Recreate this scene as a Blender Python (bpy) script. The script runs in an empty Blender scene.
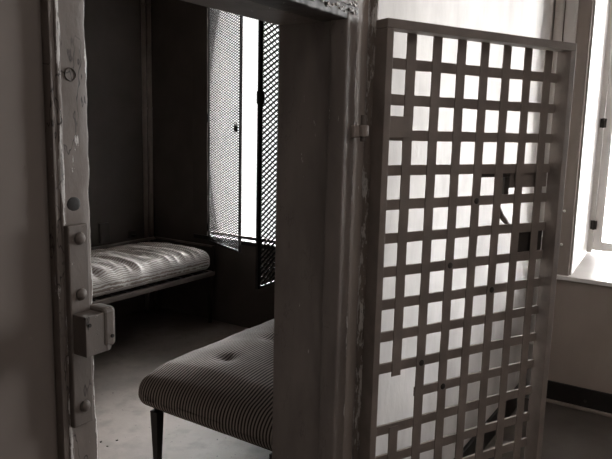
import bpy, bmesh, math, random
from mathutils import Vector, Matrix, noise
random.seed(7)
S = bpy.context.scene
C = S.collection
PI = math.pi

# ------------------------------------------------------------------ helpers
def link(o):
    C.objects.link(o); return o

def box(bm, x0, x1, y0, y1, z0, z1, mtx=None):
    vs = [Vector((x, y, z)) for x in (x0, x1) for y in (y0, y1) for z in (z0, z1)]
    if mtx: vs = [mtx @ v for v in vs]
    v = [bm.verts.new(p) for p in vs]
    for f in ((0, 1, 3, 2), (4, 6, 7, 5), (0, 4, 5, 1), (2, 3, 7, 6), (0, 2, 6, 4), (1, 5, 7, 3)):
        bm.faces.new([v[i] for i in f])
    return bm

def B(*a, **k):
    return box(bmesh.new(), *a, **k)

def cyl(bm, p0, p1, r0, r1=None, n=20):
    r1 = r0 if r1 is None else r1
    p0, p1 = Vector(p0), Vector(p1)
    d = (p1 - p0).normalized()
    a = d.orthogonal().normalized(); b = d.cross(a)
    ring = []
    for p, r in ((p0, r0), (p1, r1)):
        ring.append([bm.verts.new(p + (a * math.cos(2 * PI * i / n) + b * math.sin(2 * PI * i / n)) * r) for i in range(n)])
    for i in range(n):
        j = (i + 1) % n
        bm.faces.new((ring[0][i], ring[0][j], ring[1][j], ring[1][i]))
    bm.faces.new(ring[0][::-1]); bm.faces.new(ring[1])
    return bm

def tube(bm, pts, r, n=12):
    """swept tube along a polyline"""
    pts = [Vector(p) for p in pts]; rings = []
    for i, p in enumerate(pts):
        d = (pts[min(i + 1, len(pts) - 1)] - pts[max(i - 1, 0)]).normalized()
        a = d.cross(Vector((0.13, 0.21, 0.97))).normalized(); b = d.cross(a)
        rr = r[i] if isinstance(r, (list, tuple)) else r
        rings.append([bm.verts.new(p + (a * math.cos(2 * PI * k / n) + b * math.sin(2 * PI * k / n)) * rr) for k in range(n)])
    for q, s in zip(rings, rings[1:]):
        for k in range(n):
            bm.faces.new((q[k], q[(k + 1) % n], s[(k + 1) % n], s[k]))
    bm.faces.new(rings[0][::-1]); bm.faces.new(rings[-1])
    return bm

def dome(bm, c, r, h, axis, n=16, m=5):
    """rounded rivet or bolt head on a surface, bulging along axis"""
    c = Vector(c); d = Vector(axis).normalized(); a = d.orthogonal().normalized(); b = d.cross(a)
    rings = []
    for j in range(m):
        t = j / m * PI / 2
        rings.append([bm.verts.new(c + d * h * math.sin(t) + (a * math.cos(2 * PI * i / n) + b * math.sin(2 * PI * i / n)) * r * math.cos(t)) for i in range(n)])
    top = bm.verts.new(c + d * h)
    for q, s in zip(rings, rings[1:]):
        for i in range(n): bm.faces.new((q[i], q[(i + 1) % n], s[(i + 1) % n], s[i]))
    for i in range(n): bm.faces.new((rings[-1][i], rings[-1][(i + 1) % n], top))
    bm.faces.new(rings[0][::-1])
    return bm

def obj(name, bm, m, parent=None, bevel=0, smooth=False, loc=None, segs=2):
    bmesh.ops.recalc_face_normals(bm, faces=bm.faces)
    if loc is not None:
        bmesh.ops.translate(bm, verts=bm.verts, vec=-Vector(loc))
    me = bpy.data.meshes.new(name); bm.to_mesh(me); bm.free()
    if smooth:
        me.polygons.foreach_set('use_smooth', [True] * len(me.polygons))
    me.materials.append(m)
    o = link(bpy.data.objects.new(name, me))
    if loc is not None: o.location = loc
    if parent: o.parent = parent
    if bevel:
        md = o.modifiers.new('bevel', 'BEVEL'); md.width = bevel; md.segments = segs; md.limit_method = 'ANGLE'
    return o

def tag(o, label=None, cat=None, group=None, kind=None):
    if label: o['label'] = label
    if cat: o['category'] = cat
    if group: o['group'] = group
    if kind: o['kind'] = kind
    return o

def thing(name, label, cat, loc=(0, 0, 0), rz=0, group=None):
    o = link(bpy.data.objects.new(name, None)); o.location = loc; o.rotation_euler = (0, 0, rz)
    return tag(o, label, cat, group)

def local(bm, root):
    """bring world-space geometry into the (unrotated) root's frame"""
    bmesh.ops.translate(bm, verts=bm.verts, vec=-Vector(root.location)); return bm

def copy_tree(o, parent=None):
    c = o.copy(); C.objects.link(c)
    if parent: c.parent = parent
    for ch in list(o.children): copy_tree(ch, c)
    return c

def weld(bm):
    bmesh.ops.remove_doubles(bm, verts=bm.verts, dist=1e-5)

# ------------------------------------------------------------------ materials
def new_mat(name):
    m = bpy.data.materials.new(name); m.use_nodes = True
    nt = m.node_tree; b = nt.nodes['Principled BSDF']
    return m, nt, b

def nd(nt, typ, **kw):
    n = nt.nodes.new(typ)
    for k, v in kw.items():
        if k in n.inputs.keys() if isinstance(k, str) else False: n.inputs[k].default_value = v
        else: setattr(n, k, v)
    return n

def noise_fac(nt, scale, stretch=(1, 1, 1), detail=5, lo=.35, hi=.65, rough=.55):
    tc = nd(nt, 'ShaderNodeTexCoord'); mp = nd(nt, 'ShaderNodeMapping'); mp.inputs['Scale'].default_value = stretch
    n = nd(nt, 'ShaderNodeTexNoise'); n.inputs['Scale'].default_value = scale; n.inputs['Detail'].default_value = detail
    n.inputs['Roughness'].default_value = rough
    r = nd(nt, 'ShaderNodeMapRange'); r.inputs[1].default_value = lo; r.inputs[2].default_value = hi
    nt.links.new(tc.outputs['Object'], mp.inputs[0]); nt.links.new(mp.outputs[0], n.inputs['Vector']); nt.links.new(n.outputs[0], r.inputs[0])
    return r.outputs[0]

def mix(nt, fac, a, b):
    m = nd(nt, 'ShaderNodeMix', data_type='RGBA')
    for s, v in ((m.inputs[0], fac), (m.inputs[6], a), (m.inputs[7], b)):
        if hasattr(v, 'is_linked'): nt.links.new(v, s)
        elif isinstance(v, (int, float)): s.default_value = v
        else: s.default_value = (*v, 1)
    return m.outputs[2]

def math_(nt, op, a, b=0.0, clamp=False):
    m = nd(nt, 'ShaderNodeMath', operation=op, use_clamp=clamp)
    for s, v in ((m.inputs[0], a), (m.inputs[1], b)):
        if hasattr(v, 'is_linked'): nt.links.new(v, s)
        else: s.default_value = v
    return m.outputs[0]

def bump(nt, b, h, strength=.3, dist=.004):
    n = nd(nt, 'ShaderNodeBump'); n.inputs['Strength'].default_value = strength; n.inputs['Distance'].default_value = dist
    nt.links.new(h, n.inputs['Height']); nt.links.new(n.outputs[0], b.inputs['Normal'])

def sep(v):   # the photograph is a warm sepia black and white
    return (v, v * .85, v * .755) if v < .45 else (v, v * .97, v * .94)

def plain(name, c, c2=None, scale=6, rough=.7, bs=.2, bd=.003, stretch=(1, 1, 1), metal=0, bscale=60, spec=.3):
    m, nt, b = new_mat(name)
    f = noise_fac(nt, scale, stretch)
    nt.links.new(mix(nt, f, sep(c), sep(c2 if c2 is not None else c * .8)), b.inputs['Base Color'])
    b.inputs['Roughness'].default_value = rough; b.inputs['Metallic'].default_value = metal
    b.inputs['Specular IOR Level'].default_value = spec
    bump(nt, b, noise_fac(nt, bscale, stretch, 6, 0, 1), bs, bd)
    return m

def peeling(name, paint, paint2, primer, amount=.60, edges=(), edge_w=.006, boost=.22, stretch=(1, 1, .22), dark=.02, cracks=1.0):
    """old gloss paint flaking off: chips follow noise, more of them along the arrises listed (object x)"""
    m, nt, b = new_mat(name)
    n1 = math_(nt, 'ADD', math_(nt, 'MULTIPLY', math_(nt, 'SUBTRACT', noise_fac(nt, 48, stretch, 7, 0, 1, .7), .5), 1.7), .5)
    big = noise_fac(nt, 5, (1, 1, .5), 3, 0, 1)
    h = math_(nt, 'ADD', n1, math_(nt, 'MULTIPLY', math_(nt, 'SUBTRACT', big, .5), .35))
    tc = nd(nt, 'ShaderNodeTexCoord'); sx = nd(nt, 'ShaderNodeSeparateXYZ'); nt.links.new(tc.outputs['Object'], sx.inputs[0])
    wob = math_(nt, 'MULTIPLY', math_(nt, 'SUBTRACT', noise_fac(nt, 14, (0, 0, 1), 4, 0, 1), .5), .005)
    for e in edges:
        d = math_(nt, 'ABSOLUTE', math_(nt, 'SUBTRACT', math_(nt, 'ADD', sx.outputs[0], wob), e))
        k = math_(nt, 'SUBTRACT', 1.0, math_(nt, 'DIVIDE', d, edge_w), True)
        h = math_(nt, 'ADD', h, math_(nt, 'MULTIPLY', k, boost))
    r = nd(nt, 'ShaderNodeMapRange'); r.inputs[1].default_value = amount + .06; r.inputs[2].default_value = amount + .10
    nt.links.new(h, r.inputs[0])
    r2 = nd(nt, 'ShaderNodeMapRange'); r2.inputs[1].default_value = amount + .27; r2.inputs[2].default_value = amount + .30
    nt.links.new(h, r2.inputs[0])
    base = mix(nt, noise_fac(nt, 9, (1, 1, .3)), sep(paint), sep(paint2))
    c = mix(nt, r.outputs[0], base, sep(primer))
    c = mix(nt, math_(nt, 'MULTIPLY', r2.outputs[0], .55), c, sep(dark))
    # hairline cracks that run with the height
    cr = math_(nt, 'ABSOLUTE', math_(nt, 'SUBTRACT', noise_fac(nt, 13, (1, 1, .35), 4, 0, 1, .6), .5))
    gate_ = noise_fac(nt, 7, (1, 1, .6), 2, .50, .56)
    ck = math_(nt, 'MULTIPLY', math_(nt, 'SUBTRACT', 1.0, math_(nt, 'DIVIDE', cr, .009), True), math_(nt, 'MULTIPLY', gate_, cracks))
    c = mix(nt, ck, c, sep(dark))
    nt.links.new(c, b.inputs['Base Color'])
    b.inputs['Roughness'].default_value = .55; b.inputs['Specular IOR Level'].default_value = .4
    hh = math_(nt, 'ADD', math_(nt, 'MULTIPLY', r.outputs[0], -1.0), math_(nt, 'MULTIPLY', noise_fac(nt, 60, (1, 1, .5), 6, 0, 1), .7))
    bump(nt, b, hh, .8, .0015)
    return m

def ticking(name, light, darkc, period=.0155, duty=.1, wobble=.004, ripple=.0015):
    """striped mattress ticking; stripe position comes from the mesh attribute 'stripe' (metres across the cloth)"""
    m, nt, b = new_mat(name)
    at = nd(nt, 'ShaderNodeAttribute', attribute_name='stripe')
    wob = math_(nt, 'MULTIPLY', math_(nt, 'SUBTRACT', noise_fac(nt, 5, (1, 1, 1), 2, 0, 1), .5), wobble * 2)
    wob = math_(nt, 'ADD', wob, math_(nt, 'MULTIPLY', math_(nt, 'SUBTRACT', noise_fac(nt, 30, (1, .6, 1), 2, 0, 1), .5), ripple * 2))
    v = math_(nt, 'MULTIPLY', math_(nt, 'ADD', at.outputs['Fac'], wob), 2 * PI / period)
    s = math_(nt, 'SINE', v)
    r = nd(nt, 'ShaderNodeMapRange'); r.inputs[1].default_value = duty - .35; r.inputs[2].default_value = duty + .35
    nt.links.new(s, r.inputs[0])
    dirt = mix(nt, noise_fac(nt, 4), sep(light), sep(light * .8))
    nt.links.new(mix(nt, r.outputs[0], dirt, sep(darkc)), b.inputs['Base Color'])
    b.inputs['Roughness'].default_value = .85; b.inputs['Specular IOR Level'].default_value = .25
    hh = math_(nt, 'ADD', noise_fac(nt, 14, (.5, 1, 1), 5, 0, 1), math_(nt, 'MULTIPLY', s, -.05))
    bump(nt, b, hh, .5, .012)
    return m

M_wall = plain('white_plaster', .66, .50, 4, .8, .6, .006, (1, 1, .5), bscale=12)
M_outer = plain('grey_plaster', .36, .30, 3, .8, .3, .004, (1, 1, .5), bscale=14)
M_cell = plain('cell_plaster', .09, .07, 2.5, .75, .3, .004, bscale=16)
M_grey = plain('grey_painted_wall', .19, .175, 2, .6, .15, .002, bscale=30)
M_ceil = plain('ceiling_plaster', .4, .34, 3, .8)
def concrete():
    m, nt, b = new_mat('worn_concrete')
    c = mix(nt, noise_fac(nt, 1.8, detail=6), sep(.25), sep(.17))
    c = mix(nt, noise_fac(nt, 9, detail=8, lo=.5, hi=.75), c, sep(.14))
    c = mix(nt, noise_fac(nt, 45, detail=3, lo=.68, hi=.72), c, sep(.05))
    nt.links.new(c, b.inputs['Base Color']); b.inputs['Roughness'].default_value = .55
    bump(nt, b, noise_fac(nt, 30, detail=8, lo=0, hi=1), .3, .004)
    return m
M_floor = concrete()
M_dark_floor = plain('dark_boards', .10, .07, 4, .6, .2, .003)
M_black = plain('black_skirting', .02, .012, 6, .5, .2, .002)
M_frame_l = peeling('flaking_jamb_paint', .20, .15, .62, .70, (.6475, .702), .006, .34)
M_frame_r = peeling('flaking_casing_paint', .33, .22, .75, .69, (1.597, 1.610, 1.687), .009, .36, cracks=0)
M_reveal = peeling('reveal_paint', .19, .13, .70, .76, (1.596,), .010, .34, cracks=.3)
M_angle_shaded = peeling('flaking_angle_paint_shaded', .05, .035, .6, .74)  # shade under the lintel's front edge put into a darker paint
M_lintel_lit = peeling('flaking_lintel_paint_lit', .20, .14, .6, .74, stretch=(1, 1, 1))  # paler than the angle: window light on the soffit put into the paint
M_gate = plain('brown_gate_paint', .25, .19, 10, .6, .35, .0015, bscale=70)
M_iron = plain('dark_iron', .06, .035, 12, .5, .5, .002, metal=.2, bscale=50)
M_fitting = peeling('worn_iron_paint', .17, .12, .30, .70, stretch=(1, 1, 1))
M_mesh = plain('mesh_iron', .022, .014, 10, .5, .2, .001, metal=.2)
M_pipe = plain('pipe_paint', .26, .2, 6, .4, .1, .001)
M_wpipe = plain('white_pipe_paint', .72, .62, 6, .45, .1, .001)
M_case = plain('window_casing_paint', .30, .24, 12, .6, .3, .002, (1, 1, .2))
M_white = plain('white_gloss_paint', .75, .68, 8, .45, .15, .001)
M_bed = plain('bed_iron', .07, .045, 10, .45, .3, .0015, metal=.1)
M_rail = plain('bed_rail_paint', .22, .17, 10, .45, .3, .0015)
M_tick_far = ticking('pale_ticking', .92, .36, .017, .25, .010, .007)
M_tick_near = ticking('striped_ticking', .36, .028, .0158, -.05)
M_chip = plain('paint_chip', .05, .03, 10, .7)
M_glass, nt, b = new_mat('window_glass')
for n in list(nt.nodes):
    if n.type == 'BSDF_PRINCIPLED': nt.nodes.remove(n)
out = [n for n in nt.nodes if n.type == 'OUTPUT_MATERIAL'][0]
tr = nd(nt, 'ShaderNodeBsdfTransparent'); gl = nd(nt, 'ShaderNodeBsdfGlossy'); gl.inputs['Roughness'].default_value = .05
fr = nd(nt, 'ShaderNodeFresnel'); ms = nd(nt, 'ShaderNodeMixShader')
nt.links.new(fr.outputs[0], ms.inputs[0]); nt.links.new(tr.outputs[0], ms.inputs[1]); nt.links.new(gl.outputs[0], ms.inputs[2]); nt.links.new(ms.outputs[0], out.inputs[0])

# ------------------------------------------------------------------ the setting (metres; x along the cell front, y into the cell)
XE, YW, YI, YB = 3.97, .909, 1.12, 4.20          # outer wall, corridor face and cell face of the front wall, cell back wall
ZC = 2.9
def struct(name, bm, m, parent=None, **k):
    o = obj(name, bm, m, parent, **k)
    if not parent: o['kind'] = 'structure'
    return o
T = .52
bm = B(-3.0, XE + T, 1.0, YB + .2, -.1, 0)
struct('floor', bm, M_floor)
struct('floor_corridor', B(-3.0, XE + T, -1.9, 1.0, -.1, 0), M_dark_floor)
struct('ceiling', B(-3.0, XE + T, -1.9, YB + .2, ZC, ZC + .1), M_ceil)
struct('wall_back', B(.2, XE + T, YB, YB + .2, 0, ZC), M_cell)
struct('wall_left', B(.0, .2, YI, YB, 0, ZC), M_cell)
struct('wall_corridor_opposite', B(-3.0, XE + T, -1.9, -1.7, 0, ZC), M_grey)
struct('wall_corridor_end', B(-3.1, -3.0, -1.9, YB + .2, 0, ZC), M_grey)
# front wall of the cell with the doorway
DX0, DX1, DZ = .703, 1.55, 1.912
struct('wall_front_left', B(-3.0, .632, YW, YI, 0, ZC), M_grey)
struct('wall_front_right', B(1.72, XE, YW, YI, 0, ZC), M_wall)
struct('wall_front_top', B(.632, 1.72, YW, YI, 2.0, ZC), M_wall)
# outer wall: piers, aprons and heads round the two windows
CW = (2.60, 3.70, .715, 2.72)      # cell window y0 y1 z0 z1
EW = (-1.0, .70, .795, 2.72)      # corridor window
def outer(name, y0, y1, z0, z1, m): return struct(name, B(XE, XE + T, y0, y1, z0, z1), m)
bm = bmesh.new()
TC = .16
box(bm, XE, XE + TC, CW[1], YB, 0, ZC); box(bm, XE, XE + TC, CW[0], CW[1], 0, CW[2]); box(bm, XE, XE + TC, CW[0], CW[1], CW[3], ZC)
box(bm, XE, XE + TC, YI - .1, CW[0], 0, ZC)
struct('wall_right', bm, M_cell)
bm = bmesh.new()
box(bm, XE, XE + T, EW[1], YI - .1, 0, ZC); box(bm, XE, XE + T, EW[0], EW[1], 0, EW[2] - .002); box(bm, XE, XE + T, EW[0], EW[1], EW[3], ZC)
box(bm, XE, XE + T, -1.9, EW[0], 0, ZC)
struct('wall_corridor_right', bm, M_outer)

# skirting boards of the corridor
struct('baseboard_right', B(XE - .02, XE, -1.7, YW, 0, .128), M_black, bevel=.004)
struct('baseboard_front', B(1.75, XE - .02, YW - .02, YW, 0, .128), M_black, bevel=.004)
struct('trim_1', B(XE - .045, XE - .02, -1.7, YW - .02, 0, .018), M_case, bevel=.006)
o = dome(bmesh.new(), (XE - .02, .55, .055), .008, .005, (-1, 0, 0))
tag(obj('bolt_head', o, M_iron, smooth=True, loc=(XE - .02, .55, .055)), 'small dark bolt head on the black skirting below the window', 'bolt')

# corridor window: casing, sloping sill, splayed white lining, casement with panes
w = link(bpy.data.objects.new('window_1', None)); w.location = (XE, (EW[0] + EW[1]) / 2, EW[2]); tag(w, kind='structure')
XS = 4.43
bm = B(XE - .022, XE + .002, EW[1] + .006, EW[1] + .088, EW[2] - .0, EW[3] + .09)
box(bm, XE - .022, XE + .002, EW[0] - .088, EW[0] - .006, EW[2], EW[3] + .09)
box(bm, XE - .022, XE + .002, EW[0] - .006, EW[1] + .006, EW[3] + .006, EW[3] + .09)
obj('casing', local(bm, w), M_case, w, bevel=.004)
bm = bmesh.new()   # stop bead beside the casing
box(bm, XE - .034, XE - .002, EW[1] + .080, EW[1] + .094, EW[2], EW[3] + .09)
obj('casing_bead', local(bm, w), M_white, w, bevel=.004)
obj('bright_wall_strip', local(B(XE - .016, XE - .001, EW[1] + .0945, EW[1] + .150, EW[2] - .025, EW[3] + .09), w), M_white, w, bevel=.003)  # white strip added so the wall beside the casing looks brightly lit
bm = bmesh.new()   # sill
p = [(XE - .035, .77), (XE - .035, .795), (XS + .06, .872), (XS + .06, .77)]
a = [bm.verts.new((x, EW[0] - .05 if x < XE else EW[0], z)) for x, z in p]; c = [bm.verts.new((x, EW[1] + .10 if x < XE else EW[1], z)) for x, z in p]
for i in range(4): bm.faces.new((a[i], a[(i + 1) % 4], c[(i + 1) % 4], c[i]))
bm.faces.new(a[::-1]); bm.faces.new(c)
bmesh.ops.recalc_face_normals(bm, faces=bm.faces)
obj('window_sill', local(bm, w), M_white, w, bevel=.004)
bm = bmesh.new()
box(bm, XE, XE + T, EW[1] - .006, EW[1] + .0, EW[2] + .0, EW[3])
box(bm, XE, XE + T, EW[0], EW[0] + .006, EW[2] + .0, EW[3])
box(bm, XE, XE + T, EW[0] + .006, EW[1] - .006, EW[3] - .006, EW[3])
obj('window_lining', local(bm, w), M_white, w)
y0, y1 = EW[0] + .006, EW[1] - .006
bm = B(XS, XS + .06, y1 - .03, y1, .872, EW[3] - .01); box(bm, XS, XS + .06, y0, y0 + .03, .872, EW[3] - .01)
box(bm, XS, XS + .06, y0 + .03, y1 - .03, EW[3] - .04, EW[3] - .01)
obj('window_frame', local(bm, w), M_white, w, bevel=.003)
ym = (y0 + y1) / 2
for (a, c) in ((ym, y1 - .032), (y0 + .032, ym - .003)):
    bm = B(XS + .008, XS + .045, a, a + .05, .885, EW[3] - .045); box(bm, XS + .008, XS + .045, c - .05, c, .885, EW[3] - .045)
    box(bm, XS + .008, XS + .045, a + .05, c - .05, .885, .945); box(bm, XS + .008, XS + .045, a + .05, c - .05, EW[3] - .10, EW[3] - .045)
    box(bm, XS + .014, XS + .04, a + .05, c - .05, 1.70, 1.725)
    sash = obj('sash', local(bm, w), M_white, w, bevel=.003)
    pane = obj('pane', local(B(XS + .026, XS + .029, a + .05, c - .05, .945, EW[3] - .10), w), M_glass, sash)
for z in (1.052, 1.70):
    bm = B(XS - .006, XS + .008, y1 - .045, y1 - .008, z - .028, z + .028)
    cyl(bm, (XS - .010, y1 - .028, z - .030), (XS - .010, y1 - .028, z + .030), .008)
    obj('window_hinge', local(bm, w), M_iron, w)
bm = bmesh.new()
for z in (.98, 1.18): dome(bm, (XE - .022, EW[1] + .06, z), .008, .006, (-1, 0, 0))
obj('casing_stud', local(bm, w), M_white, w, smooth=True)

# cell window behind the mesh shutters
w = link(bpy.data.objects.new('window_2', None)); w.location = (XE, 3.1, CW[2]); tag(w, kind='structure')
bm = B(XE + .09, XE + .13, CW[0], CW[0] + .05, CW[2], CW[3]); box(bm, XE + .09, XE + .13, CW[1] - .05, CW[1], CW[2], CW[3])
box(bm, XE + .09, XE + .13, CW[0] + .05, CW[1] - .05, CW[3] - .06, CW[3]); box(bm, XE + .09, XE + .13, CW[0] + .05, CW[1] - .05, CW[2], CW[2] + .02)
box(bm, XE - .006, XE + .008, 3.556, CW[1] + .02, CW[2] - .02, CW[3] + .02)
f = obj('window_frame', local(bm, w), M_cell, w, bevel=.003)
obj('pane', local(B(XE + .108, XE + .112, CW[0] + .05, CW[1] - .05, CW[2] + .02, CW[3] - .06), w), M_glass, f)
obj('window_sill', local(B(XE - .02, XE + .09, CW[0], CW[1], CW[2] - .03, CW[2] + .004), w), M_black, w, bevel=.004)

# ------------------------------------------------------------------ steel door frame of the cell
def rough_strip(x0, x1, y0, y1, z0, z1, seed=0, amp=.0016, nz=260, nx=8, wander=.0):
    """a steel or timber member with knocked, uneven arrises: closed section rings stacked along z"""
    bm = bmesh.new()
    sec = []
    r = min(.005, (x1 - x0) * .25, abs(y1 - y0) * .3)
    for cx, cy, a0 in ((x0 + r, y0 + r, PI), (x1 - r, y0 + r, 1.5 * PI), (x1 - r, y1 - r, 0), (x0 + r, y1 - r, .5 * PI)):
        for k in range(4):
            a = a0 + k / 3 * PI / 2; sec.append((cx + r * math.cos(a), cy + r * math.sin(a)))
    full = []
    for i in range(len(sec)):
        p, q = sec[i], sec[(i + 1) % len(sec)]
        L = math.hypot(q[0] - p[0], q[1] - p[1]); n = max(1, int(L / .012))
        for k in range(n): full.append((p[0] + (q[0] - p[0]) * k / n, p[1] + (q[1] - p[1]) * k / n))
    rings = []
    for j in range(nz + 1):
        z = z0 + (z1 - z0) * j / nz; ring = []
        for (x, y) in full:
            v = Vector((x * 30, y * 30, z * 22 + seed * 7.7))
            d = noise.noise(v) * amp + noise.noise(v * 3.1) * amp * .6
            wx = noise.noise(Vector((seed, 3.3, z * 6))) * wander
            nx_ = (x - (x0 + x1) / 2) / ((x1 - x0) / 2); ny_ = (y - (y0 + y1) / 2) / ((y1 - y0) / 2)
            ring.append(bm.verts.new((x + d * nx_ + wx * max(0, nx_), y + d * ny_, z)))
        rings.append(ring)
    n = len(full)
    for a, b_ in zip(rings, rings[1:]):
        for k in range(n): bm.faces.new((a[k], a[(k + 1) % n], b_[(k + 1) % n], b_[k]))
    bm.faces.new(rings[0][::-1]); bm.faces.new(rings[-1])
    return bm

d = link(bpy.data.objects.new('door_1', None)); tag(d, kind='structure')
obj('jamb', rough_strip(.6335, .703, .893, YI, 0, 1.95, 1, .0016, 420, wander=.004), M_frame_l, d, smooth=True)
obj('jamb_bead', rough_strip(.643, .652, .8905, .898, 0, 1.95, 2, .0014, 420), M_frame_l, d, smooth=True)
obj('jamb_bead', rough_strip(.6335, .638, .893, .915, 0, 1.95, 8, .0012, 420), M_frame_l, d, smooth=True)
obj('jamb', rough_strip(1.552, 1.722, .905, YI, 0, 1.95, 3, .0005, 300), M_reveal, d, smooth=True)
obj('door_stop', rough_strip(1.538, 1.600, .883, .936, 0, 1.93, 4, .0016, 420), M_reveal, d, smooth=True)
obj('casing_strip', rough_strip(1.607, 1.689, .897, .911, 0, 2.06, 5, .0012, 420), M_frame_r, d, smooth=True)
def lintel_bm():
    bm = rough_strip(1.912, 1.952, .884, .972, -1.599, -.6335, 6, .0016, 300)      # along z, then turned to lie along x
    bmesh.ops.transform(bm, matrix=Matrix(((0, 0, -1, 0), (0, 1, 0, 0), (1, 0, 0, 0), (0, 0, 0, 1))), verts=bm.verts)
    return bm
obj('shade_strip', rough_strip(1.690, 1.700, .8735, .909, 0, 2.06, 9, .0005, 300), M_frame_r, d, smooth=True)  # added strip that keeps grazing window light off the casing
obj('lintel_angle', lintel_bm(), M_angle_shaded, d, smooth=True)
obj('lintel', B(.6335, 1.722, .903, YI, 1.9525, 2.0), M_lintel_lit, d, bevel=.003)
obj('lintel_soffit', B(.7035, 1.5515, .9725, YI, 1.913, 1.952), M_lintel_lit, d, bevel=.002)
# blistered paint along the lintel face
bm = bmesh.new()
for i in range(120):
    x = random.uniform(.95, 1.60); z = random.uniform(1.928, 1.965); r = random.uniform(.0025, .008)
    c0 = Vector((x, .8825 - random.uniform(.0, .002), z)); n = 6
    ring = [bm.verts.new(c0 + Vector((math.cos(k * PI / 3) * r * random.uniform(.6, 1.3), -random.uniform(0, .003), math.sin(k * PI / 3) * r * random.uniform(.4, .9)))) for k in range(n)]
    back = [bm.verts.new(v.co + Vector((0, .0025, 0))) for v in ring]
    bm.faces.new(ring); bm.faces.new(back[::-1])
    for k in range(n): bm.faces.new((ring[k], back[k], back[(k + 1) % n], ring[(k + 1) % n]))
tag(obj('paint_flakes', bm, peeling('flake_paint', .45, .30, .12, .6), d), kind='stuff')

# lock keeper and strike plate on the left jamb
k = thing('lock_keeper', 'heavy iron lock keeper with bolted strike plate on the flaking left doorjamb', 'lock', (.668, .887, 1.27))
plate = obj('strike_plate', local(B(.646, .686, .880, .893, 1.105, 1.455), k), M_fitting, k, bevel=.0025)
for z in (1.432, 1.337, 1.139):
    obj('bolt_head', local(dome(bmesh.new(), (.668, .880, z), .0105, .008, (0, -1, 0)), k), M_fitting, k, smooth=True)
bm = bmesh.new()   # keeper block: square body with a rounded nose towards the opening
prof = [(.650, .848), (.650, .893), (.704, .893)]
for i in range(9):
    a = PI / 2 - i / 8 * PI * .98
    prof.append((.694 + .019 * math.cos(a) * .9, .868 + .020 * math.sin(a)))
prof += [(.690, .849)]
lo = [bm.verts.new((x, y, 1.237)) for x, y in prof]; hi = [bm.verts.new((x, y, 1.306)) for x, y in prof]
for i in range(len(prof)): bm.faces.new((lo[i], lo[(i + 1) % len(prof)], hi[(i + 1) % len(prof)], hi[i]))
bm.faces.new(lo[::-1]); bm.faces.new(hi)
obj('keeper_block', local(bm, k), M_fitting, k, bevel=.005, segs=3)
obj('keeper_lip', local(B(.685, .7135, .847, .893, 1.243, 1.313), k), M_fitting, k, bevel=.008, segs=3)
for p in ((.658, .848, 1.291), (.703, .8465, 1.262)):
    obj('rivet', local(cyl(bmesh.new(), Vector(p) + Vector((0, .004, 0)), Vector(p) - Vector((0, .001, 0)), .0032), k), M_black, k)
tag(obj('bolt_hole_shade', dome(bmesh.new(), (.669, .8935, 1.488), .0135, .0012, (0, -1, 0)), M_black, d, smooth=True))  # flat black disc, the shade of a recess put into its colour
# scratched ring high on the jamb
bm = bmesh.new()
tube(bm, [(.670 + .010 * math.cos(t * PI / 12), .8925, 1.697 + .010 * math.sin(t * PI / 12)) for t in range(-26, 3)], .0011, 8)
obj('ring_mark', bm, M_fitting, d, smooth=True)

# hinge pintle on the right casing
h = thing('gate_hinge', 'thick painted gate hinge bolted to the flaking right casing', 'hinge', (1.645, .88, 1.62))
obj('hinge_lug', local(B(1.572, 1.632, .868, .905, 1.598, 1.632), h), M_frame_r, h, bevel=.005, segs=3)
obj('hinge_pin', local(cyl(bmesh.new(), (1.612, .862, 1.588), (1.612, .862, 1.662), .0085), h), M_fitting, h, bevel=.002)
obj('hinge_knuckle', local(cyl(bmesh.new(), (1.612, .862, 1.602), (1.612, .862, 1.634), .015), h), M_frame_r, h, bevel=.003)

# ------------------------------------------------------------------ the open lattice gate
GA = math.radians(-26.17)
g = thing('lattice_gate', 'open iron lattice gate of crossed flat bars, hinged on the right casing', 'gate', (1.6435, .831, 0), GA)
K = .95
def zs(z): return 1.62 + K * (z - 1.62)
x0, x1, zt, zb = .018 * K, .873 * K, 1.930, .055
dp = .056
for (a, c) in ((x0, x0 + .024), (x1 - .028, x1)):
    obj('stile', B(a, c, 0, dp, zb, zt - .0265 if True else zt), M_gate, g, bevel=.002)
obj('top_rail', B(x0, x1, 0, dp, zt - .026, zt), M_gate, g, bevel=.0025)
obj('bottom_rail', B(x0 + .0245, x1 - .0285, 0, dp, zb, zb + .03), M_gate, g, bevel=.002)
ys = .042; th = .0045; bw = .0175; bh = .0158
xi0, xi1 = x0 + .0245, x1 - .0285
vx = [(.15 + .1055 * i) * K for i in range(7)]
rows = [zs(1.825 - .1095 * i) for i in range(16)]
def jag(bm_y0, bm_y1, x0, x1, z0, z1, end):
    """flat bar whose cut end is torn; end: 'lo','hi','left'"""
    bm = B(x0, x1, bm_y0, bm_y1, z0, z1); return bm
for i, x in enumerate(vx):
    spans = [(zb + .031, zt - .0265)]
    if i == 0: spans = [(zb + .031, rows[11] + .006), (rows[9] - .030, zt - .0265)]
    for (a, c) in spans:
        bm = bmesh.new(); n = 60; L = []
        for j in range(n + 1):
            z = a + (c - a) * j / n
            wv = noise.noise(Vector((i * 3.1, 0, z * 9))) * .0012; e = noise.noise(Vector((i * 5.1, 7, z * 40))) * .0008
            L.append([bm.verts.new((x + s * (bw + e) + wv, y, z)) for s, y in ((-1, ys), (1, ys), (1, ys + th), (-1, ys + th))])
        for p, q in zip(L, L[1:]):
            for m_ in range(4): bm.faces.new((p[m_], p[(m_ + 1) % 4], q[(m_ + 1) % 4], q[m_]))
        bm.faces.new(L[0][::-1]); bm.faces.new(L[-1])
        obj('vertical_bar', bm, M_gate, g, bevel=.0008)
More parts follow.
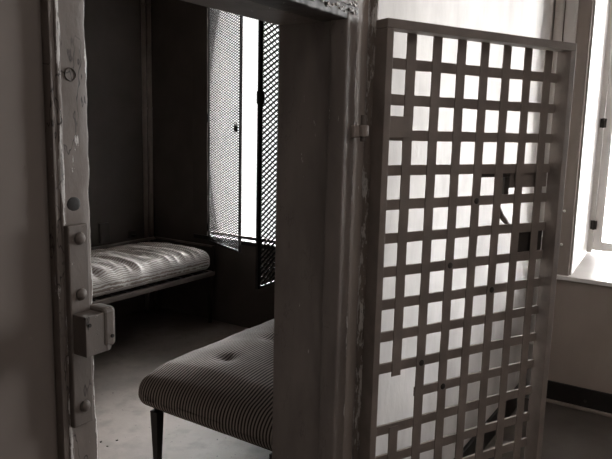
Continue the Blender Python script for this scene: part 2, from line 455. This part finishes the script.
for i, z in enumerate(rows):
    a = xi0 if i != 10 else vx[1] - .014
    bm = bmesh.new(); n = 40; L = []
    for j in range(n + 1):
        x = a + (xi1 - a) * j / n
        wv = noise.noise(Vector((x * 9, 4, i * 3.7))) * .0012; e = noise.noise(Vector((x * 40, 9, i * 5.3))) * .0008
        L.append([bm.verts.new((x, y, z + s * (bh + e) + wv)) for s, y in ((-1, ys + th + .0003), (1, ys + th + .0003), (1, ys + th + .009), (-1, ys + th + .009))])
    for p, q in zip(L, L[1:]):
        for m_ in range(4): bm.faces.new((p[m_], p[(m_ + 1) % 4], q[(m_ + 1) % 4], q[m_]))
    bm.faces.new(L[0][::-1]); bm.faces.new(L[-1])
    obj('horizontal_bar', bm, M_gate, g, bevel=.0008)
# hinge strap and hinge plate in the first column of holes
obj('hinge_plate', B(xi0, vx[0] + .002, ys - .006, ys - .0005, zs(1.600), zs(1.665)), M_gate, g, bevel=.001)
# lock on the far side
yb = ys + th + .0098
lp = obj('lock_plate', B(.612, xi1 + .0, yb, yb + .012, 1.436, 1.502), M_gate, g, bevel=.002)
obj('lock_bolt', B(.462, .611, yb, yb + .012, 1.474, 1.490), M_iron, g, bevel=.002)
bm = B(.588, .611, yb, yb + .03, 1.412, 1.473)
obj('lock_lug', bm, M_iron, g, bevel=.003)
obj('latch_handle', tube(bmesh.new(), [(.597, yb + .016, 1.415), (.585, yb + .02, 1.39), (.588, yb + .022, 1.365), (.606, yb + .022, 1.338), (.628, yb + .022, 1.318), (.648, yb + .02, 1.300)], [.007, .009, .010, .011, .009, .006]), M_fitting, g, smooth=True)
obj('lower_lock_plate', B(.655, xi1, yb, yb + .016, 1.197, 1.288), M_iron, g, bevel=.002)
for (x, z) in ((vx[1], rows[9] - .004), (vx[2], rows[10]), (vx[3], rows[4]), (vx[4], rows[7]), (vx[2], rows[6])):
    obj('weld_lump', dome(bmesh.new(), (x + .003, ys, z), .011, .004, (0, -1, 0), 9), M_iron, g, smooth=True)

# ------------------------------------------------------------------ pipes
def pipe(name, label, x, y, r, m, group=None, z1=ZC):
    t = thing(name, label, 'pipe', (x, y, 0), 0, group)
    obj('pipe_run', cyl(bmesh.new(), (0, 0, 0), (0, 0, z1), r, n=28), m, t, smooth=False)
    for z in (.35, 1.75, 2.6):
        obj('pipe_clip', cyl(bmesh.new(), (0, 0, z), (0, 0, z + .02), r + .003, n=28), m, t)
    for ch in t.children: 
        if ch.name.startswith('pipe_run'):
            for p_ in ch.data.polygons: p_.use_smooth = len(p_.vertices) == 4
    return t
pipe('heating_pipe', 'dark vertical pipe on the cell back wall, farther from the window', 3.865, YB - .024, .019, M_pipe, 'pipes in the cell corner')
pipe('heating_pipe', 'dark vertical pipe in the cell corner, closer to the window', 3.925, YB - .024, .019, M_pipe, 'pipes in the cell corner')
pipe('corner_pipe', 'pale vertical pipe in the corridor corner behind the lattice gate', XE - .029, YW - .031, .0255, M_wpipe)

# ------------------------------------------------------------------ mesh shutters
def expanded(W, H, px, pz, w, t, w2=None):
    bm = bmesh.new(); n = max(2, round(W / (px / 2))); dx = W / n; nr = round(H / (pz / 2)); dz = H / nr
    for r in range(nr):
        zc = (r + .5) * dz
        prev = None
        for i in range(n + 1):
            up = ((i + r) % 2 == 0)
            z = zc + (dz * .5 if up else -dz * .5)
            ww = (w2 or w) if not up else w      # the falling strands are rolled broader than the rising ones
            sec = lambda x_, z_: [bm.verts.new((x_, y, z_ + s * ww)) for s, y in ((-.5, -t / 2), (.5, -t / 2), (.5, t / 2), (-.5, t / 2))]
            if prev:
                p0, p1 = sec(*prev), sec(i * dx, z)
                for m_ in range(4): bm.faces.new((p0[m_], p0[(m_ + 1) % 4], p1[(m_ + 1) % 4], p1[m_]))
            prev = (i * dx, z)
    return bm
def shutter(label, hinge, ang, W, z0, z1, fw, holes):
    t = thing('mesh_shutter', label, 'shutter', (hinge[0], hinge[1], z0), ang, 'diamond mesh window shutters')
    H = z1 - z0
    bm = B(0, W, -.006, .006, 0, .014); box(bm, 0, W, -.006, .006, H - .014, H)
    box(bm, 0, .014, -.006, .006, .0145, H - .0145); box(bm, W - fw, W, -.010, .010, .0, H)
    obj('shutter_frame', bm, M_mesh, t, bevel=.001)
    bm = expanded(W - .014 - fw, H - .028, *holes)
    bmesh.ops.translate(bm, verts=bm.verts, vec=(.014, 0, .014))
    obj('mesh_panel', bm, M_mesh, t)
    for z in (.12, H / 2, H - .12):
        obj('shutter_hinge', cyl(bmesh.new(), (-.004, 0, z - .035), (-.004, 0, z + .035), .009, n=14), M_mesh, t)
    return t
hl, fl_ = Vector((XE - .012, 3.54)), Vector((3.75, 3.034))
dv = fl_ - hl
sl = shutter('mesh window shutter slightly ajar above the far bed', hl, math.atan2(dv.y, dv.x), dv.length, .672, 2.70, .012, (.054, .0200, .0054, .003))
hr, fr_ = Vector((XE - .012, 2.575)), Vector((3.31, 2.534))
dv = fr_ - hr
sr = shutter('mesh window shutter swung wide open towards the doorway', hr, math.atan2(dv.y, dv.x), dv.length, .55, 2.70, .034, (.070, .036, .0062, .004, .0145))
obj('shutter_latch', B(dv.length - .05, dv.length + .006, -.014, .014, 1.22, 1.30), M_mesh, sr, bevel=.003)
# padlock on the ajar shutter
pl = thing('padlock', 'small dark padlock hanging on the free edge of the ajar mesh shutter', 'padlock', (3.722, 3.075, 1.585), math.radians(70))
obj('padlock_body', B(-.02, .02, -.02, -.006, 0, .045), M_iron, pl, bevel=.004)
obj('shackle', tube(bmesh.new(), [(-.012, -.013, .04)] + [(.012 * math.cos(PI - a * PI / 8), -.013, .062 + .012 * math.sin(a * PI / 8)) for a in range(9)] + [(.012, -.013, .04)], .003, 8), M_rail, pl, smooth=True)

# ------------------------------------------------------------------ beds
def mattress_bm(L, W, H, r, disp, nx=150, ny=76, nzz=14):
    """rounded pad centred in x,y with its base at z=0; vertex attribute 'stripe' runs across the cloth"""
    bm = bmesh.new(); h = Vector((L / 2, W / 2, H / 2)); cache = {}
    st = bm.verts.layers.float.new('stripe')
    def V(i, j, k):
        key = (i, j, k)
        if key in cache: return cache[key]
        q = Vector((-h.x + L * i / nx, -h.y + W * j / ny, -h.z + H * k / nzz))
        inn = Vector((max(-h.x + r, min(h.x - r, q.x)), max(-h.y + r, min(h.y - r, q.y)), max(-h.z + min(r, h.z * .98), min(h.z - min(r, h.z * .98), q.z))))
        dd = q - inn
        if dd.length > 1e-9:
            # round the corners
            n_ = dd.normalized(); rr = Vector((r, r, min(r, h.z * .98)))
            p = inn + Vector((n_.x * rr.x, n_.y * rr.y, n_.z * rr.z))
        else: p = q; n_ = Vector((0, 0, 1 if q.z > 0 else -1))
        d_ = disp(p, n_)
        v = bm.verts.new(p + d_ + Vector((0, 0, h.z)))
        v[st] = p.y + (1 if p.y > 0 else -1) * (h.z - p.z) * n_.y ** 2
        cache[key] = v; return v
    for i in range(nx):
        for j in range(ny):
            for k_ in (0, nzz):
                bm.faces.new((V(i, j, k_), V(i + 1, j, k_), V(i + 1, j + 1, k_), V(i, j + 1, k_)))
    for i in range(nx):
        for k_ in range(nzz):
            for j in (0, ny): bm.faces.new((V(i, j, k_), V(i + 1, j, k_), V(i + 1, j, k_ + 1), V(i, j, k_ + 1)))
    for j in range(ny):
        for k_ in range(nzz):
            for i in (0, nx): bm.faces.new((V(i, j, k_), V(i, j + 1, k_), V(i, j + 1, k_ + 1), V(i, j, k_ + 1)))
    return bm

def bed(label, loc, L, W, zr, legs, mat_leg, mat_rail, group, rh=.035):
    t = thing('prison_bed', label, 'bed', loc, 0, group)
    bm = B(0, L, 0, .035, zr - rh, zr); obj('side_rail', bm, mat_rail, t, bevel=.003)
    obj('side_rail', B(0, L, W - .035, W, zr - rh, zr), mat_rail, t, bevel=.003)
    obj('end_rail', B(0.0, .035, .036, W - .036, zr - rh, zr), mat_rail, t, bevel=.003)
    obj('end_rail', B(L - .035, L, .036, W - .036, zr - rh, zr), mat_rail, t, bevel=.003)
    bm = bmesh.new(); n = 14
    for i in range(n):
        x = .06 + (L - .15) * i / (n - 1); box(bm, x, x + .03, .036, W - .036, zr - .010, zr - .003)
    obj('bed_slats', bm, mat_leg, t)
    for (x, y) in legs:
        bm = bmesh.new()
        top, bot = .022, .011
        a = [bm.verts.new((x + sx * top, y + sy * top, zr - rh - .001)) for sx, sy in ((-1, -1), (1, -1), (1, 1), (-1, 1))]
        c = [bm.verts.new((x + sx * bot, y + sy * bot, 0)) for sx, sy in ((-1, -1), (1, -1), (1, 1), (-1, 1))]
        for i in range(4): bm.faces.new((a[i], a[(i + 1) % 4], c[(i + 1) % 4], c[i]))
        bm.faces.new(a); bm.faces.new(c[::-1])
        obj('leg', bm, mat_leg, t, bevel=.002)
    return t

def tufts(p, pts, rad, depth):
    s = 0
    for (x, y) in pts:
        q = ((p.x - x) ** 2 + (p.y - y) ** 2) / rad ** 2
        if q < 9: s -= depth * math.exp(-q)
    return s

# near bed, by the front wall
NL, NW = 1.92, .84
nb = bed('low iron bed on tapered legs just inside the doorway', (1.935, 1.34, 0), NL - .08, NW - .12, .360, [(.0, .03), (.0, NW - .140), (NL - .10, .03), (NL - .10, NW - .135)], M_black, M_black, 'beds in the cell', .017)
npts = [(-NL / 2 + .30 + .34 * i, y) for i in range(5) for y in (-.22, .12)]
def disp_near(p, n_):
    top = max(0, n_.z) if p.z > 0 else 0
    cy = 1 - min(1, abs(p.y) / (NW / 2)) ** 2.4; cx = 1 - min(1, abs(p.x) / (NL / 2)) ** 6
    z = 0
    if p.z > 0: z = .060 * cy * cx + tufts(p, npts, .045, .022) + top * .004 * noise.noise(Vector((p.x * 9, p.y * 6, 1)))
    if p.z > 0 and p.x < -NL / 2 + .16:                   # the end slumps towards the foot corner
        z -= .03 * (1 - (p.x + NL / 2) / .16)
    out_ = .006 * noise.noise(Vector((p.x * 5, p.y * 5, p.z * 9))) + .008 * noise.noise(Vector((p.x * 13, p.y * 13, 3))) * .4
    return Vector((n_.x * out_, n_.y * out_, z))
bm = mattress_bm(NL, NW, .160, .060, disp_near, 170, 90)
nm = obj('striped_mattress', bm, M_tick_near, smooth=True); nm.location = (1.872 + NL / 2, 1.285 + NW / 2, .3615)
tag(nm, 'dark narrow-striped buttoned mattress overhanging the bed inside the doorway', 'mattress', 'striped mattresses')
bm = bmesh.new()
# far bed, against the back wall
FL, FW = 1.90, .715
fb = bed('iron bed pushed into the far corner below the mesh shutter', (2.02, 3.43, 0), FL, FW - .01, .440, [(.03, .03), (.03, FW - .04), (FL - .03, .03), (FL - .03, FW - .04)], M_bed, M_rail, 'beds in the cell')
obj('back_rail', B(0, FL, FW - .03, FW, .630, .650), M_rail, fb, bevel=.003)
for x in (.02, .95, FL - .04):
    obj('rail_post', B(x, x + .02, FW - .028, FW - .004, .4405, .630), M_bed, fb)
obj('foot_rail', B(FL - .022, FL - .002, .02, FW - .035, .640, .655), M_rail, fb, bevel=.003)
obj('foot_post', B(FL - .020, FL - .004, .0, .018, .4405, .655), M_bed, fb)
def disp_far(p, n_):
    z = 0
    if p.z > 0:
        cy = 1 - min(1, abs(p.y) / (FW / 2)) ** 3; cx = 1 - min(1, abs(p.x) / (FL / 2)) ** 5
        z = .068 * cy * cx
        s = p.x * 1.0 + p.y * .45 + .05 * noise.noise(Vector((p.x * 3, p.y * 3, 5)))
        rid = noise.noise(Vector((s * 10, p.y * 1.6, 2)))
        z += .050 * (.33 - abs(rid)) * max(.0, n_.z)
        z += .005 * noise.noise(Vector((p.x * 26, p.y * 14, 2))) * max(.0, n_.z)
    out_ = .010 * noise.noise(Vector((p.x * 8, p.y * 5, p.z * 9)))
    return Vector((0 if abs(n_.x) > .5 else 0, n_.y * out_, z))
bm = mattress_bm(FL - .03, FW - .045, .140, .062, disp_far, 260, 90)
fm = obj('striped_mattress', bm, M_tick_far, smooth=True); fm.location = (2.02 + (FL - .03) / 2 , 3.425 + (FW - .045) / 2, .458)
tag(fm, 'pale rumpled striped mattress on the bed in the far corner', 'mattress', 'striped mattresses')
# folded board and bracket on the back wall above the far bed
tag(obj('wall_board', B(-.05, .05, -.02, 0, 0, .16), M_bed, bevel=.002, loc=None), 'narrow dark board upright on the wall behind the far bed', 'board').location = (3.42, YB - .001, .66)
wb = thing('wall_bracket', 'small dark iron bracket on the back wall above the far bed', 'bracket', (3.72, YB, .66))
obj('bracket_plate', B(-.04, .04, -.008, 0, 0, .06), M_bed, wb); obj('bracket_arm', B(-.012, .012, -.05, -.008, .01, .03), M_bed, wb)

# chips of paint on the cell floor
def floor_at(px, py):
    r = MR @ Vector(((px - 306) / F, (229.5 - py) / F, -1)); t = -H_CAM / r.z
    return Vector((r.x * t, r.y * t, 0))
# ------------------------------------------------------------------ camera
F, H_CAM = 638.6, 1.62
p_, r_, y_ = math.radians(8.963), math.radians(1.393), math.radians(33.008)
f_ = Vector((math.cos(y_) * math.cos(p_), math.sin(y_) * math.cos(p_), -math.sin(p_)))
rt = Vector((math.sin(y_), -math.cos(y_), 0)); up = rt.cross(f_)
R1 = math.cos(r_) * rt + math.sin(r_) * up; U1 = -math.sin(r_) * rt + math.cos(r_) * up
MR = Matrix((R1, U1, -f_)).transposed()
cam = bpy.data.cameras.new('camera'); cam.sensor_width = 36; cam.lens = F / 612 * 36; cam.clip_start = .02
co = link(bpy.data.objects.new('camera', cam)); co.matrix_world = Matrix.Translation((0, 0, H_CAM)) @ MR.to_4x4()
S.camera = co

bmc = bmesh.new(); n = 7
ring = [bmc.verts.new((math.cos(i * 2 * PI / n) * random.uniform(.006, .011), math.sin(i * 2 * PI / n) * random.uniform(.004, .008), .0)) for i in range(n)]
top = [bmc.verts.new(v.co * .8 + Vector((0, 0, random.uniform(.002, .005)))) for v in ring]
for i in range(n): bmc.faces.new((ring[i], ring[(i + 1) % n], top[(i + 1) % n], top[i]))
bmc.faces.new(ring[::-1]); bmc.faces.new(top)
chip0 = None
for i, (px, py, s) in enumerate(((101, 442, 1.0), (107.5, 446.5, .8), (117, 440.5, 1.0), (113, 393, .5), (248, 442, .7))):
    c = obj('paint_chip', bmc, M_chip) if i == 0 else chip0.copy()
    if i == 0: chip0 = c
    else: C.objects.link(c)
    c.location = floor_at(px, py); c.scale = (s, s, s); c.rotation_euler.z = i * 1.3
    tag(c, 'tiny dark paint chip lying on the concrete cell floor', 'chip', 'paint chips on the cell floor')

# ------------------------------------------------------------------ daylight
wd = bpy.data.worlds.new('sky'); S.world = wd; wd.use_nodes = True; nt = wd.node_tree
bg = nt.nodes['Background']
tc = nd(nt, 'ShaderNodeTexCoord'); sz = nd(nt, 'ShaderNodeSeparateXYZ'); nt.links.new(tc.outputs['Generated'], sz.inputs[0])
def ramp(v, a, b_):
    n = nd(nt, 'ShaderNodeMapRange', interpolation_type='SMOOTHSTEP'); n.inputs[1].default_value = a; n.inputs[2].default_value = b_
    nt.links.new(v, n.inputs[0]); return n.outputs[0]
# pale ground, bright hazy sky that dims towards the zenith, and a duller low horizon on the far side of the yard
zen = ramp(sz.outputs[2], .42, .80)
sky_a = mix(nt, zen, (2.1, 2.1, 2.1), (1.3, 1.3, 1.3))
sky_b = mix(nt, ramp(sz.outputs[2], .06, .50), (.56, .56, .56), (.08, .08, .08))      # hazy bank, brightest low down
sky_b = mix(nt, ramp(math_(nt, 'MULTIPLY', sz.outputs[1], -1.0), .48, .82), sky_b, mix(nt, .5, sky_b, (10, 10, 10)))
sky = mix(nt, ramp(sz.outputs[1], -.12, .16), sky_b, sky_a)
col = mix(nt, ramp(sz.outputs[2], -.06, .02), (.40, .39, .38), sky)
side = ramp(math_(nt, 'SUBTRACT', sz.outputs[1], math_(nt, 'MULTIPLY', sz.outputs[0], .30)), .0, .12)
low = math_(nt, 'SUBTRACT', 1.0, ramp(sz.outputs[2], .18, .25))
low = math_(nt, 'MULTIPLY', side, low)
col = mix(nt, low, col, (.028, .028, .028))
nt.links.new(col, bg.inputs[0])
bg.inputs[1].default_value = 54
def portal(y0, y1, z0, z1, x):
    l = bpy.data.lights.new('window_portal', 'AREA'); l.shape = 'RECTANGLE'; l.size = y1 - y0; l.size_y = z1 - z0
    l.cycles.is_portal = True
    o = link(bpy.data.objects.new('window_portal', l)); o.location = (x, (y0 + y1) / 2, (z0 + z1) / 2)
    o.rotation_euler = Matrix(((0, 0, 1), (1, 0, 0), (0, 1, 0))).to_euler()   # -Z of the lamp looks to -x (into the rooms)
portal(CW[0], CW[1], CW[2], CW[3], XE + TC + .01)
portal(EW[0], EW[1], .8, EW[3], XE + T + .01)
# added fill light without a fitting, under the corridor ceiling
l = bpy.data.lights.new('corridor_fill', 'AREA'); l.shape = 'RECTANGLE'; l.size = 1.2; l.size_y = .5; l.energy = 8.5; l.color = (1, .97, .94)
o = link(bpy.data.objects.new('corridor_fill', l)); o.location = (1.0, -.6, ZC - .05)

S.view_settings.view_transform = 'Standard'; S.view_settings.look = 'None'; S.view_settings.gamma = 1
S.view_settings.use_curve_mapping = False; S.view_settings.exposure = 0
S.cycles.max_bounces = 8; S.cycles.diffuse_bounces = 5; S.cycles.transparent_max_bounces = 12
S.cycles.use_denoising = True
